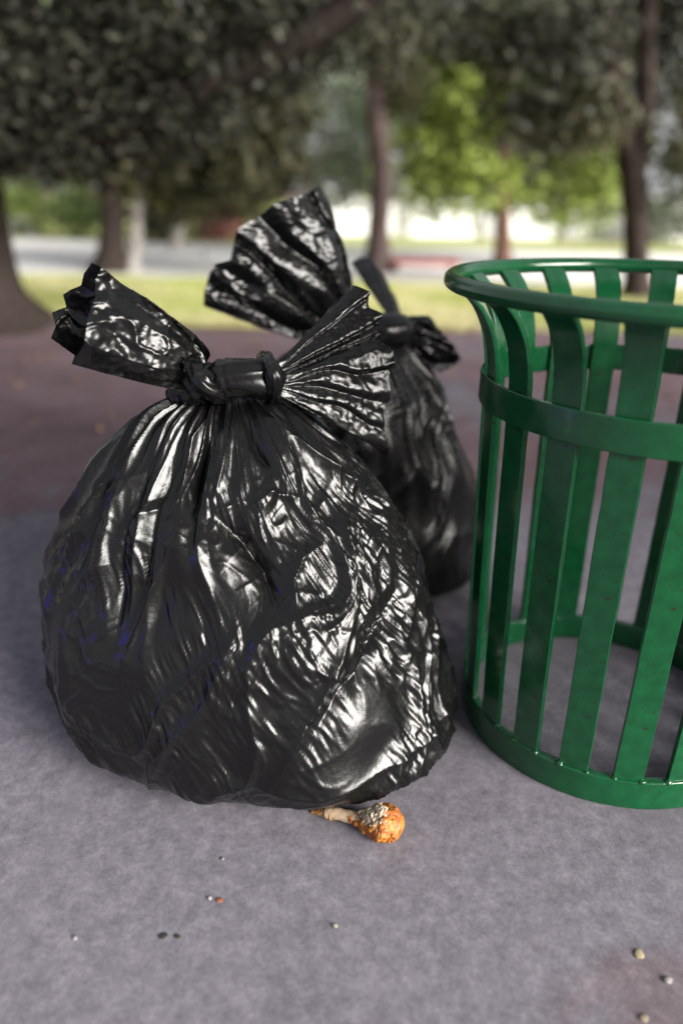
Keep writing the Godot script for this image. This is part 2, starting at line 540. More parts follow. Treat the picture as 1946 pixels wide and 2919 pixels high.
	# trees and shrubs across the road
	var spots := [
		[60, 690, 17.5, 1.5, 1.1, Color(0.16, 0.21, 0.06), "light green shrub beside the low lilac wall"],
		[230, 680, 17.0, 1.0, 0.9, Color(0.12, 0.17, 0.06), "mid green shrub behind the dark straight trunk"],
		[450, 700, 16.2, 0.75, 0.75, Color(0.03, 0.035, 0.025), "small dark shrub between the pale trunks"],
		[620, 690, 17.0, 0.7, 0.7, Color(0.4, 0.16, 0.16), "pink flowering shrub across the road"],
		[700, 690, 18.0, 1.0, 0.8, Color(0.26, 0.28, 0.09), "yellowish shrub next to the pink flowering shrub"],
		[1880, 705, 19.0, 1.6, 1.0, Color(0.09, 0.11, 0.07), "grey green shrub in front of the white wall"]]
	for k in spots:
		foot = seen(k[0], k[1], -k[2]) * Vector3(1, 0, 1)
		t = base("shrub", k[6], "shrub", foot, "shrubs across the road")
		trunk(t, "stem", [foot, foot + Vector3(0, k[4] * 0.4, 0), foot + Vector3(0.05, k[4] * 0.7, 0)], 0.04, 0.02, 0.01, M.bark)
		crown(t, 0.137, [[foot + Vector3(0, k[4] * 0.6, 0), Vector3(k[3] * 0.6, k[4] * 0.55, 0.5), 150, k[5]]])
	for i in 16:
		var x := -19.0 + i * 2.5 + rng.randf_range(-0.6, 0.6)
		var z := -25.0 - rng.randf() * 8.0
		if x > -1.6 and x < 2.2: continue
		foot = Vector3(x, 0, z)
		t = base("distant_tree", ["tall green tree in the belt beyond the white wall", "tall olive tree in the belt beyond the white wall"][i % 2], "tree", foot, ["green trees in the far belt", "olive trees in the far belt"][i % 2])
		trunk(t, "trunk", [foot, foot + Vector3(0, 2, 0), foot + Vector3(0.1, 4.5, 0)], 0.2, 0.14, 0.1, M.bark)
		var c: Color = [Color(0.08, 0.1, 0.05), Color(0.1, 0.095, 0.05)][i % 2]
		crown(t, 0.42, [[foot + Vector3(0, 2.2, 0), Vector3(1.9, 1.2, 1.2), 90, c], [foot + Vector3(0, 4.3, 0), Vector3(2.2, 2.0, 1.4), 130, c], [foot + Vector3(0, 6.4, 0), Vector3(1.6, 1.4, 1.2), 60, c]])
	# two unseen trees added to keep the sun off the middle distance
	for k in [[Vector3(9.2, 0, 0.2), Vector3(8.0, 3.65, 0.4), "unseen oak added for shade, its crown over the path beyond the bin"], [Vector3(3.9, 0, -0.6), Vector3(3.2, 3.75, 0.4), "unseen oak added for shade, standing on the path beside the bin"]]:
		t = base("added_shade_oak", k[2], "tree", k[0])
		var c: Vector3 = k[1]
		trunk(t, "trunk", [k[0], k[0] + Vector3(0, 1.6, 0), k[0].lerp(c, 0.4) + Vector3(0, 1.0, 0), c], 0.28, 0.1, 0.2, M.bark)
		crown(t, 0.30, [[c, Vector3(3.2, 0.65, 1.3), 520, dark]])


# ------------------------------------------------------------------ litter bin
func make_litter_bin() -> void:
	var bin := base("litter_bin", "green painted steel slat litter bin with flared rim", "litter bin", Vector3(0.5856, 0, -1.3879))
	var rim := tube_ring(0.3955, 0.9145, 0.0155, 0.0155, 160, 18)
	put("rim", rim, M.paint, bin)
	put("hoop", band_ring(0.3285, 0.694, 0.751, 0.009, 180), M.paint, bin)
	put("base_ring", band_ring(0.305, 0.0, 0.064, 0.02, 180), M.paint, bin)
	var prof := [Vector3(0, 0.05, 0.2945), Vector3(0, 0.36, 0.3045), Vector3(0, 0.66, 0.3130), Vector3(0, 0.74, 0.3145), Vector3(0, 0.79, 0.3195), Vector3(0, 0.835, 0.3310), Vector3(0, 0.875, 0.3530), Vector3(0, 0.902, 0.3790), Vector3(0, 0.9145, 0.3960)]
	var variants := []
	for v in 3:
		variants.append(slat_mesh(prof, 0.0270, 0.0055, v))
	var bead := weld_mesh()
	for k in 19:
		var s := put("slat", variants[k % 3], M.paint, bin)
		s.rotation.y = deg_to_rad(-8.7 + 360.0 / 19.0 * k)
		for e in [-1, 1]:
			var w := put("weld_bead", bead, M.paint, s)
			var a := deg_to_rad(e * 4.75)
			w.position = Vector3(sin(a) * 0.2995, 0.0635, cos(a) * 0.2995)
			w.rotation.y = a + e * 0.4 + k
			var sc := rng.randf_range(0.7, 1.25)
			w.scale = Vector3(sc, sc * rng.randf_range(0.7, 1.1), sc)

func weld_mesh() -> ArrayMesh:
	var p := PackedVector3Array()
	for j in 9:
		var b := PI * (float(j) / 8.0 - 0.5)
		for i in 12:
			var a := TAU * i / 12.0
			var r := 1.0 + 0.25 * n3(cos(a) * 1.4, b, sin(a) * 1.4)
			p.append(Vector3(cos(a) * cos(b) * 0.0075 * r, sin(b) * 0.0045 * r, sin(a) * cos(b) * 0.0065 * r))
	return grid(12, 9, p, true)

func tube_ring(rad: float, y: float, ry: float, rx: float, nu: int, nv: int) -> ArrayMesh:
	var p := PackedVector3Array()
	for j in nv + 1:
		var b := TAU * j / nv
		for i in nu:
			var a := TAU * i / nu
			var r := rad + cos(b) * rx * (1.0 + 0.04 * n3(cos(a) * 9.0, sin(a) * 9.0, 1.0))
			p.append(Vector3(sin(a) * r, y + sin(b) * ry, cos(a) * r))
	return grid(nu, nv + 1, p, true)

# an upright hoop of flat bar with softened edges
func band_ring(rad: float, y0: float, y1: float, thick: float, nu: int) -> ArrayMesh:
	var c := minf(thick * 0.3, 0.0035)
	var sec := [Vector2(rad - thick, y0 + c), Vector2(rad - thick + c, y0), Vector2(rad - c, y0), Vector2(rad - c * 0.3, y0 + c * 0.3), Vector2(rad, y0 + c), Vector2(rad, (y0 + y1) * 0.5), Vector2(rad, y1 - c), Vector2(rad - c * 0.3, y1 - c * 0.3), Vector2(rad - c, y1), Vector2(rad - thick + c, y1), Vector2(rad - thick, y1 - c), Vector2(rad - thick, (y0 + y1) * 0.5), Vector2(rad - thick, y0 + c)]
	var p := PackedVector3Array()
	for s in sec:
		for i in nu:
			var a := TAU * i / nu
			var w := 0.0007 * n3(cos(a) * 14.0, sin(a) * 14.0, s.y * 30.0)
			p.append(Vector3(sin(a) * (s.x + w), s.y + w * (1.0 if s.y > y0 + c else 0.0), cos(a) * (s.x + w)))
	return grid(nu, sec.size(), p, true)

func slat_mesh(prof: Array, half: float, thick: float, v: int) -> ArrayMesh:
	var c := 0.0016
	var sec := [Vector2(-half + c, thick), Vector2(half - c, thick), Vector2(half - c * 0.3, thick - c * 0.3), Vector2(half, thick - c), Vector2(half, -thick + c), Vector2(half - c, -thick), Vector2(-half + c, -thick), Vector2(-half, -thick + c), Vector2(-half, thick - c), Vector2(-half + c * 0.3, thick - c * 0.3)]
	var n := 60
	var p := PackedVector3Array()
	for j in n:
		var t := float(j) / (n - 1)
		var q := spline(prof, t)
		var fwd := (spline(prof, t + 0.01) - spline(prof, t - 0.01)).normalized()
		var out := Vector3(0, -fwd.z, fwd.y)
		for s in sec:
			var wob := 0.0006 * n3(t * 22.0, v * 5.0, signf(s.x) * 3.0) + 0.0004 * n3(t * 90.0, v * 5.0, signf(s.x) * 3.0)
			p.append(q + out * s.y + Vector3(s.x + wob, 0, 0))
	return grid(sec.size(), n, p, true, true)


# ------------------------------------------------------------------ bags
# prof: rows of [height, radius, centre x, depth factor], knot end last. Folds: [points (degrees, height), depth, width].
func bag_body(par: Node3D, prof: Array, folds: Array, nu: int, nv: int, seed_at: float, lean: Callable, stains: Array, crumple := 1.0) -> void:
	var rows := []
	var lens := [0.0]
	for k in range(1, prof.size()):
		lens.append(lens[k - 1] + Vector2(prof[k][0] - prof[k - 1][0], prof[k][1] - prof[k - 1][1]).length())
	var n := prof.size()
	for j in nv:
		var l: float = lens[n - 1] * j / (nv - 1)
		var i := 0
		while i < n - 2 and lens[i + 1] < l: i += 1
		var f: float = (l - lens[i]) / (lens[i + 1] - lens[i])
		var row := []
		for q in 4:
			row.append(cubic_interpolate(prof[i][q], prof[i + 1][q], prof[maxi(i - 1, 0)][q], prof[mini(i + 2, n - 1)][q], f))
		rows.append(row)
	var angles := PackedFloat32Array()
	for i in nu:
		var u := float(i) / nu
		angles.append(deg_to_rad(lerpf(-118, 118, u / 0.84) if u < 0.84 else lerpf(118, 242, (u - 0.84) / 0.16)))
	var top: float = prof[n - 1][0]
	var disp := PackedFloat32Array()
	disp.resize(nu * nv)
	var cs := PackedFloat32Array()
	var sn := PackedFloat32Array()
	for a in angles:
		cs.append(cos(a)); sn.append(sin(a))
	for j in nv:
		var y: float = rows[j][0]
		var r: float = rows[j][1]
		var hi := y / top
		var neck := smoothstep(0.62, 1.0, hi)
		var mid := smoothstep(0.1, 0.75, hi)
		var foot := smoothstep(0.0, 0.12, hi)
		var room := minf(1.0, r / 0.14)
		for i in nu:
			var a := angles[i]
			var cx := cs[i]
			var sx := sn[i]
			var px := sx * r
			var pz := cx * r
			var w1 := n3(px * 5.0 + seed_at, y * 5.0, pz * 5.0)
			var w2 := n3(px * 5.0, y * 5.0 + seed_at, pz * 5.0 + 40.0)
			var d := 0.022 * n3(px * 3.4 + seed_at, y * 3.4, pz * 3.4) * foot * room
			# how far the film is pulled taut over its contents: tighter on the bin's side
			var taut := smoothstep(-0.25, 0.5, a) * smoothstep(2.2, 1.4, a)
			# pleats gathered at the knot
			var tw := a + 0.07 * w1
			var cc := cos(tw)
			var ss := sin(tw)
			d += 0.015 * (pow(ridge(n3(cc * 2.9 + seed_at, y * 0.7, ss * 2.9)), 1.7) - 0.25) * (0.45 * mid * (1.0 - 0.6 * taut) + 0.75 * neck) * room
			d += 0.013 * (ridge(n3(cc * 1.7, y * 1.1 + seed_at, ss * 1.7 + 9.0)) - 0.3) * mid * (1.0 - 0.5 * taut) * room
			if hi > 0.6:
				d += 0.0035 * (pow(ridge(n3(cc * 7.0, y * 0.8, ss * 7.0 + seed_at)), 1.5) - 0.25) * neck * neck * room
			# slack folds slanting up to the shoulder
			var s := a * 0.4
			var al := s * 0.57 + y * 0.82
			var ac := s * 0.82 - y * 0.57
			var slack := (1.0 - neck) * foot
			d += 0.013 * (pow(maxf(0.0, 1.0 - absf(n3(ac * 8.0 + 0.5 * w2, al * 2.6, seed_at + 20.0)) * 1.9), 1.4) - 0.3) * slack
			# crumpled film
			var rough := crumple * slack * smoothstep(-0.6, 0.2, w2 + 0.5 * taut - 0.1)
			if rough > 0.0:
				d -= 0.010 * (cells.get_noise_3d(ac * 10.0 + w1 * 0.8, al * 5.5 + w2 * 0.8, seed_at) + 0.4) * rough * (0.35 + 0.65 * taut)
				d -= 0.0032 * (cells.get_noise_3d(ac * 31.0 + w2, al * 20.0 + w1, seed_at + 5.0) + 0.4) * rough * (0.4 + 0.6 * taut)
				d += 0.002 * ridge(n3(px * 20.0 + 2.0 * w2, y * 11.0, pz * 20.0 + seed_at)) * rough
			# stretch marks: runs of fine ribs
			var patch := smoothstep(-0.2, 0.25, n3(px * 6.0 + 60.0, y * 4.5 + seed_at, pz * 6.0) + 0.4 * taut - 0.05) * slack * crumple
			if patch > 0.0:
				var ru := s * 0.87 + y * 0.42
				var rv := y * 0.87 - s * 0.42
				var thin := n3(ru * 78.0 + 0.8 * w1, rv * 8.0, seed_at + 70.0)
				var wide := n3(ru * 38.0 + 0.8 * w2, rv * 7.0, seed_at + 90.0)
				d += patch * (0.0030 * ridge(wide * 0.8) + 0.0021 * ridge(thin * 0.7) - 0.0016)
				d += 0.0007 * patch * sin(ru * TAU / 0.0135 + 2.0 * w1) * clampf(0.2 + 1.6 * n3(rv * 9.0, ru * 30.0, seed_at), 0.0, 1.0)
			disp[j * nu + i] = d
	for f in folds:
		var pts: Array = f[0]
		var amp: float = f[1]
		var wid: float = f[2]
		for j in nv:
			var y: float = rows[j][0]
			var r: float = maxf(rows[j][1], 0.05)
			var lo := 1e9
			var hi2 := -1e9
			for q in pts:
				lo = minf(lo, q.y); hi2 = maxf(hi2, q.y)
			if y < lo - wid * 2.5 or y > hi2 + wid * 2.5: continue
			for i in nu:
				var a := angles[i]
				var best := 1e9
				var tt := 0.0
				for q in pts.size() - 1:
					var p0 := Vector2((a - deg_to_rad(pts[q].x)) * r, y - pts[q].y)
					var e := Vector2(deg_to_rad(pts[q + 1].x - pts[q].x) * r, pts[q + 1].y - pts[q].y)
					var h := clampf(p0.dot(e) / e.length_squared(), 0.0, 1.0)
					var dist := (p0 - e * h).length()
					if dist < best:
						best = dist
						tt = (q + h) / (pts.size() - 1)
				if best < wid * 2.5:
					var w := best / wid
					disp[j * nu + i] += amp * maxf(0.0, 1.0 - w / 2.5) * exp(-w * 0.9) * sin(PI * clampf(tt * 0.86 + 0.07, 0.0, 1.0))
	var p := PackedVector3Array()
	var col := PackedColorArray()
	p.resize(nu * nv)
	col.resize(nu * nv)
	for j in nv:
		var r: float = rows[j][1]
		var j0 := maxi(j - 1, 0)
		var j1 := mini(j + 1, nv - 1)
		var dy: float = rows[j1][0] - rows[j0][0]
		var dr: float = rows[j1][1] - rows[j0][1]
		var ln := maxf(sqrt(dy * dy + dr * dr), 1e-6)
		for i in nu:
			var d := disp[j * nu + i]
			var rad := maxf(0.002, r + d * dy / ln)
			var y: float = maxf(0.003 + 0.0015 * cs[i], rows[j][0] - d * dr / ln * 0.8)
			var q := Vector3(rows[j][2] + sn[i] * rad, y, cs[i] * rad * rows[j][3])
			q = lean.call(q, angles[i])
			p[j * nu + i] = q
			var c := Color(0.005, 0.005, 0.0051)
			for sp in stains:
				var e: Vector3 = (q - sp[0]) / sp[1]
				var k := smoothstep(0.55, 0.15, e.length() * (0.75 + 0.6 * n3(q.x * 60.0, q.y * 60.0, q.z * 60.0)))
				c = c.lerp(sp[2], k * 0.8)
			col[j * nu + i] = c
	put("body", grid(nu, nv, p, true, false, col), M.film, par)

# an ear of film spreading from the knot: two layers, open at the mouth
func bag_ear(par: Node3D, called: String, root: Array, front: Array, back: Array, facing: Vector3, pleats: float, amp: float, puff: float, widen: float, seed_at: float, wrinkle := 0.004, ragged := false) -> void:
	var nu := 220
	var nv := 90
	var p := PackedVector3Array()
	var col := PackedColorArray()
	var half := nu / 2
	var rc: Vector3 = (root[0] + root[1]) * 0.5
	for j in nv:
		var r := float(j) / (nv - 1)
		for i in nu:
			var is_front := i < half
			var a := float(i) / (half - 1) if is_front else 1.0 - float(i - half) / (half - 1)
			var edge := front if is_front else back
			var ec := spline(edge, 0.5)
			var tip := straight(edge, a) if ragged else spline(edge, a)
			var w := pow(r, widen)
			var q := rc.lerp(ec, r) + (tip - ec) * w + ((root[0] as Vector3).lerp(root[1], a) - rc) * (1.0 - w)
			var sgn := 1.0 if is_front else -1.0
			var x := a * pleats + 0.5 * n3(a * 3.0, r * 1.5, seed_at)
			var fx := fposmod(x, 1.0)
			var wave := sin(PI * 0.5 * (fx / 0.76 if fx < 0.76 else (1.0 - fx) / 0.24)) - 0.6
			var am := amp * (0.55 + 0.9 * absf(n3(floor(x) * 3.3, 0.0, seed_at)))
			var off := wave * am * smoothstep(0.0, 0.35, r)
			off += sgn * puff * sin(PI * clampf(a, 0.0, 1.0)) * smoothstep(0.0, 0.5, r) * (1.0 - 0.25 * r)
			off += wrinkle * n3(q.x * 13.0, q.y * 13.0, seed_at + sgn) * r + wrinkle * 0.35 * ridge(n3(q.x * 17.0 + 5.0, q.y * 17.0, seed_at - sgn)) * r + 0.0012 * n3(q.x * 70.0, q.y * 70.0, seed_at)
			off += sgn * 0.002
			q += facing * off
			p.append(q - par.position)
			col.append(Color(0.005, 0.005, 0.0051))
	put(called, grid(nu, nv, p, true, false, col), M.film, par)

func knot_tube(par: Node3D, called: String, pts: Array, rad: Array, grooves: float, depth: float, seed_at: float, flat := 1.0) -> void:
	var nu := 72
	var nv := 110
	var local := pts.map(func(q): return q - par.position)
	var rr := func(t: float, a: float) -> float:
		var f: float = t * (rad.size() - 1)
		var i: int = mini(int(f), rad.size() - 2)
		var r: float = lerpf(rad[i], rad[i + 1], smoothstep(0.0, 1.0, f - i))
		var g := t * grooves + 0.4 * sin(a + seed_at) + 0.35 * n3(t * 6.0, cos(a), sin(a) + seed_at)
		return r * (1.0 + (flat - 1.0) * absf(sin(a))) + depth * (absf(sin(g * PI)) - 0.6) * smoothstep(0.62, 0.40, t) + 0.003 * n3(t * 4.0, cos(a) * 1.3 + seed_at, sin(a) * 1.3)
	var m := tube(local, rr, nu, nv, true)
	var arr := m.surface_get_arrays(0)
	var col := PackedColorArray()
	col.resize(arr[Mesh.ARRAY_VERTEX].size())
	col.fill(Color(0.005, 0.005, 0.0051))
	arr[Mesh.ARRAY_COLOR] = col
	var m2 := ArrayMesh.new()
	m2.add_surface_from_arrays(Mesh.PRIMITIVE_TRIANGLES, arr)
	put(called, m2, M.film, par)

func make_bags() -> void:
	# the tied bag in front
	var at := Vector3(-0.21, 0, -1.395)
	var bag := base("rubbish_bag", "full black plastic bag with knotted ears, standing in front beside the bin", "rubbish bag", at)
	var prof := [
		[0.003, 0.12, 0.03, 1.0], [0.004, 0.22, 0.04, 1.0], [0.008, 0.285, 0.045, 1.0], [0.03, 0.347, 0.042, 1.0], [0.08, 0.397, 0.03, 0.99], [0.16, 0.408, 0.01, 0.95], [0.25, 0.402, 0.0, 0.905], [0.35, 0.38, -0.008, 0.875],
		[0.45, 0.330, -0.007, 0.85], [0.53, 0.277, -0.006, 0.86], [0.60, 0.222, -0.008, 0.90], [0.655, 0.156, -0.008, 0.95], [0.695, 0.098, -0.008, 1.0], [0.715, 0.06, -0.005, 1.0], [0.735, 0.042, 0.0, 1.0]]
	var folds := [
		[[Vector2(-10, 0.70), Vector2(-17, 0.66), Vector2(-15.5, 0.61), Vector2(-15.5, 0.54)], 0.014, 0.008],
		[[Vector2(12, 0.69), Vector2(6.6, 0.65), Vector2(-1.2, 0.565)], 0.014, 0.008],
		[[Vector2(-13, 0.507), Vector2(-18.5, 0.42), Vector2(-24, 0.298)], 0.014, 0.009],
		[[Vector2(-50, 0.676), Vector2(-42.5, 0.58), Vector2(-36, 0.45), Vector2(-30, 0.348)], 0.013, 0.009],
		[[Vector2(-64, 0.66), Vector2(-58, 0.55), Vector2(-52, 0.42)], 0.012, 0.009],
		[[Vector2(-4, 0.69), Vector2(-8, 0.63), Vector2(-8, 0.56), Vector2(-6, 0.50)], -0.045, 0.026],
		[[Vector2(-20, 0.68), Vector2(-23, 0.60), Vector2(-21, 0.50), Vector2(-21, 0.42)], -0.032, 0.022],
		[[Vector2(-37, 0.66), Vector2(-34, 0.56), Vector2(-31, 0.45), Vector2(-27, 0.33)], -0.030, 0.024],
		[[Vector2(-29, 0.67), Vector2(-28.5, 0.58), Vector2(-26, 0.47), Vector2(-24, 0.36)], 0.012, 0.008],
		[[Vector2(-62, 0.64), Vector2(-50, 0.52), Vector2(-44, 0.40)], -0.024, 0.022],
		[[Vector2(22, 0.69), Vector2(24, 0.64), Vector2(30, 0.60)], -0.02, 0.016],
		[[Vector2(2, 0.545), Vector2(11, 0.51), Vector2(17, 0.462), Vector2(19, 0.387)], -0.055, 0.036],
		[[Vector2(31, 0.49), Vector2(24, 0.447), Vector2(23, 0.392)], 0.014, 0.012],
		[[Vector2(23, 0.214), Vector2(30, 0.267), Vector2(44, 0.325), Vector2(59, 0.38)], -0.016, 0.022],
		[[Vector2(14, 0.15), Vector2(20, 0.22), Vector2(30, 0.31), Vector2(42, 0.40)], 0.014, 0.016],
		[[Vector2(12, 0.555), Vector2(24, 0.582), Vector2(34, 0.567)], 0.012, 0.012],
		[[Vector2(45, 0.60), Vector2(48, 0.52), Vector2(44, 0.47)], 0.014, 0.012],
		[[Vector2(34, 0.69), Vector2(48, 0.64), Vector2(62, 0.57), Vector2(70, 0.50)], 0.018, 0.014],
		[[Vector2(-5, 0.12), Vector2(20, 0.10), Vector2(50, 0.13), Vector2(80, 0.17)], 0.010, 0.02]]
	var slump := func(q: Vector3, a: float) -> Vector3:
		# the filled corner on the bin's side pushes out near the ground
		var k := exp(-pow((a - 0.95) / 0.55, 2.0)) * smoothstep(0.42, 0.03, q.y)
		return q + Vector3(sin(a), 0, cos(a)) * 0.054 * k
	var sauce := on_ground(1075, 2238, 0.05) - at
	bag_body(bag, prof, folds, 720, 360, 3.0, slump, [[sauce + Vector3(-0.03, 0.0, 0.0), Vector3(0.035, 0.016, 0.07), Color(0.035, 0.014, 0.004)], [sauce + Vector3(0.012, 0.0, 0.0), Vector3(0.03, 0.02, 0.07), Color(0.04, 0.014, 0.004)], [sauce + Vector3(-0.01, -0.03, 0.0), Vector3(0.04, 0.012, 0.07), Color(0.03, 0.012, 0.004)]])
	var z := -1.33
	knot_tube(bag, "knot", [seen(500, 1125, z - 0.03), seen(550, 1105, z + 0.01), seen(640, 1080, z + 0.02), seen(735, 1078, z + 0.01), seen(800, 1085, z - 0.02)], [0.018, 0.029, 0.031, 0.035, 0.037, 0.024], 15.0, 0.006, 1.0)
	knot_tube(bag, "knot_wrap", [seen(560, 1020, z - 0.04), seen(548, 1035, z + 0.02), seen(570, 1085, z + 0.05), seen(620, 1125, z + 0.04), seen(655, 1132, z - 0.01)], [0.010, 0.015, 0.017, 0.014, 0.008], 6.0, 0.003, 5.0)
	knot_tube(bag, "knot_band", [seen(745, 1015, z - 0.05), seen(765, 1030, z + 0.015), seen(778, 1070, z + 0.045), seen(782, 1120, z + 0.03), seen(770, 1140, z - 0.02)], [0.009, 0.012, 0.013, 0.012, 0.008], 3.0, 0.002, 8.0)
	# ear with the gaping mouth
	bag_ear(bag, "tied_ear", [seen(592, 1025, z), seen(575, 1092, z)],
		[seen(290, 765, z + 0.05), seen(272, 800, z + 0.06), seen(272, 850, z + 0.075), seen(252, 900, z + 0.085), seen(240, 985, z + 0.10), seen(222, 1012, z + 0.10), seen(205, 1038, z + 0.10)],
		[seen(262, 752, z + 0.03), seen(240, 778, z - 0.02), seen(232, 812, z - 0.05), seen(180, 838, z - 0.06), seen(190, 872, z - 0.06), seen(148, 888, z - 0.06), seen(160, 930, z - 0.05), seen(146, 965, z - 0.02), seen(215, 1010, z + 0.05), seen(205, 1036, z + 0.08)],
		Vector3(0.35, 0.3, 0.89), 2.0, 0.004, 0.018, 0.5, 12.0, 0.016, true)
	# pleated fan
	bag_ear(bag, "tied_ear", [seen(785, 1045, z), seen(790, 1125, z + 0.02)],
		[seen(1012, 815, z - 0.12), seen(1052, 835, z - 0.12), seen(1045, 875, z - 0.11), seen(1088, 895, z - 0.11), seen(1075, 935, z - 0.10), seen(1055, 965, z - 0.09), seen(1115, 990, z - 0.09), seen(1118, 1040, z - 0.08), seen(1102, 1075, z - 0.08), seen(1108, 1140, z - 0.07), seen(1088, 1180, z - 0.06), seen(1095, 1240, z - 0.06), seen(1108, 1295, z - 0.06)],
		[seen(1005, 812, z - 0.14), seen(1045, 840, z - 0.16), seen(1060, 900, z - 0.17), seen(1085, 960, z - 0.17), seen(1105, 1020, z - 0.17), seen(1100, 1080, z - 0.16), seen(1095, 1150, z - 0.14), seen(1085, 1210, z - 0.11), seen(1105, 1292, z - 0.07)],
		Vector3(0.4, 0.3, 0.87), 7.0, 0.0095, 0.004, 1.0, 31.0, 0.004, true)

	# the tied bag behind it
	var at2 := Vector3(0.0, 0, -1.97)
	var bag2 := base("rubbish_bag", "second black plastic bag half hidden behind the knotted front bag", "rubbish bag", at2)
	var prof2 := [
		[0.003, 0.12, 0.0, 0.52], [0.004, 0.26, 0.01, 0.52], [0.015, 0.35, 0.015, 0.52], [0.06, 0.388, 0.015, 0.52], [0.16, 0.382, 0.01, 0.53], [0.30, 0.352, 0.0, 0.56], [0.42, 0.318, 0.0, 0.6],
		[0.52, 0.28, 0.0, 0.64], [0.60, 0.228, 0.01, 0.7], [0.66, 0.155, 0.03, 0.8], [0.69, 0.10, 0.05, 0.9], [0.71, 0.06, 0.06, 1.0], [0.725, 0.04, 0.06, 1.0]]
	bag_body(bag2, prof2, [], 420, 200, 17.0, func(q: Vector3, _a: float) -> Vector3: return q, [], 0.08)
	var z2 := -1.95
	knot_tube(bag2, "knot", [seen(985, 985, z2), seen(1040, 955, z2 + 0.02), seen(1110, 945, z2 + 0.02), seen(1170, 940, z2 - 0.02)], [0.025, 0.045, 0.05, 0.045, 0.025], 6.0, 0.006, 3.0)
	bag_ear(bag2, "tied_ear", [seen(975, 920, z2), seen(960, 985, z2)],
		[seen(905, 540, z2 + 0.0), seen(872, 556, z2 + 0.04), seen(780, 590, z2 + 0.06), seen(672, 662, z2 + 0.08), seen(660, 745, z2 + 0.08), seen(612, 758, z2 + 0.08), seen(588, 812, z2 + 0.08), seen(585, 872, z2 + 0.07), seen(640, 890, z2 + 0.05)],
		[seen(912, 532, z2 - 0.02), seen(850, 560, z2 - 0.03), seen(740, 620, z2 - 0.04), seen(670, 680, z2 - 0.04), seen(655, 750, z2 - 0.04), seen(600, 770, z2 - 0.03), seen(582, 830, z2 - 0.02), seen(580, 872, z2 - 0.01), seen(640, 888, z2 + 0.03)],
		Vector3(0.2, 0.3, 0.93), 4.0, 0.026, 0.02, 0.62, 44.0, 0.008, true)
	bag_ear(bag2, "tied_ear", [seen(1120, 910, z2 - 0.06), seen(1150, 960, z2 - 0.06)],
		[seen(1000, 748, z2 - 0.3), seen(1030, 735, z2 - 0.3), seen(1060, 745, z2 - 0.3), seen(1085, 780, z2 - 0.28), seen(1130, 850, z2 - 0.25)],
		[seen(1003, 750, z2 - 0.34), seen(1032, 740, z2 - 0.36), seen(1062, 750, z2 - 0.36), seen(1088, 785, z2 - 0.34), seen(1132, 852, z2 - 0.28)],
		Vector3(0.2, 0.2, 0.95), 3.0, 0.02, 0.012, 0.7, 51.0, 0.008)
	bag_ear(bag2, "tied_ear", [seen(1140, 925, z2 - 0.02), seen(1150, 985, z2 - 0.02)],
		[seen(1222, 902, z2 - 0.06), seen(1240, 930, z2 - 0.04), seen(1295, 1000, z2 - 0.04), seen(1300, 1035, z2 - 0.04), seen(1250, 1060, z2 - 0.02)],
		[seen(1224, 904, z2 - 0.1), seen(1242, 932, z2 - 0.12), seen(1297, 1002, z2 - 0.12), seen(1302, 1037, z2 - 0.1), seen(1252, 1062, z2 - 0.06)],
		Vector3(0.1, 0.3, 0.95), 4.0, 0.02, 0.02, 0.6, 57.0, 0.008)


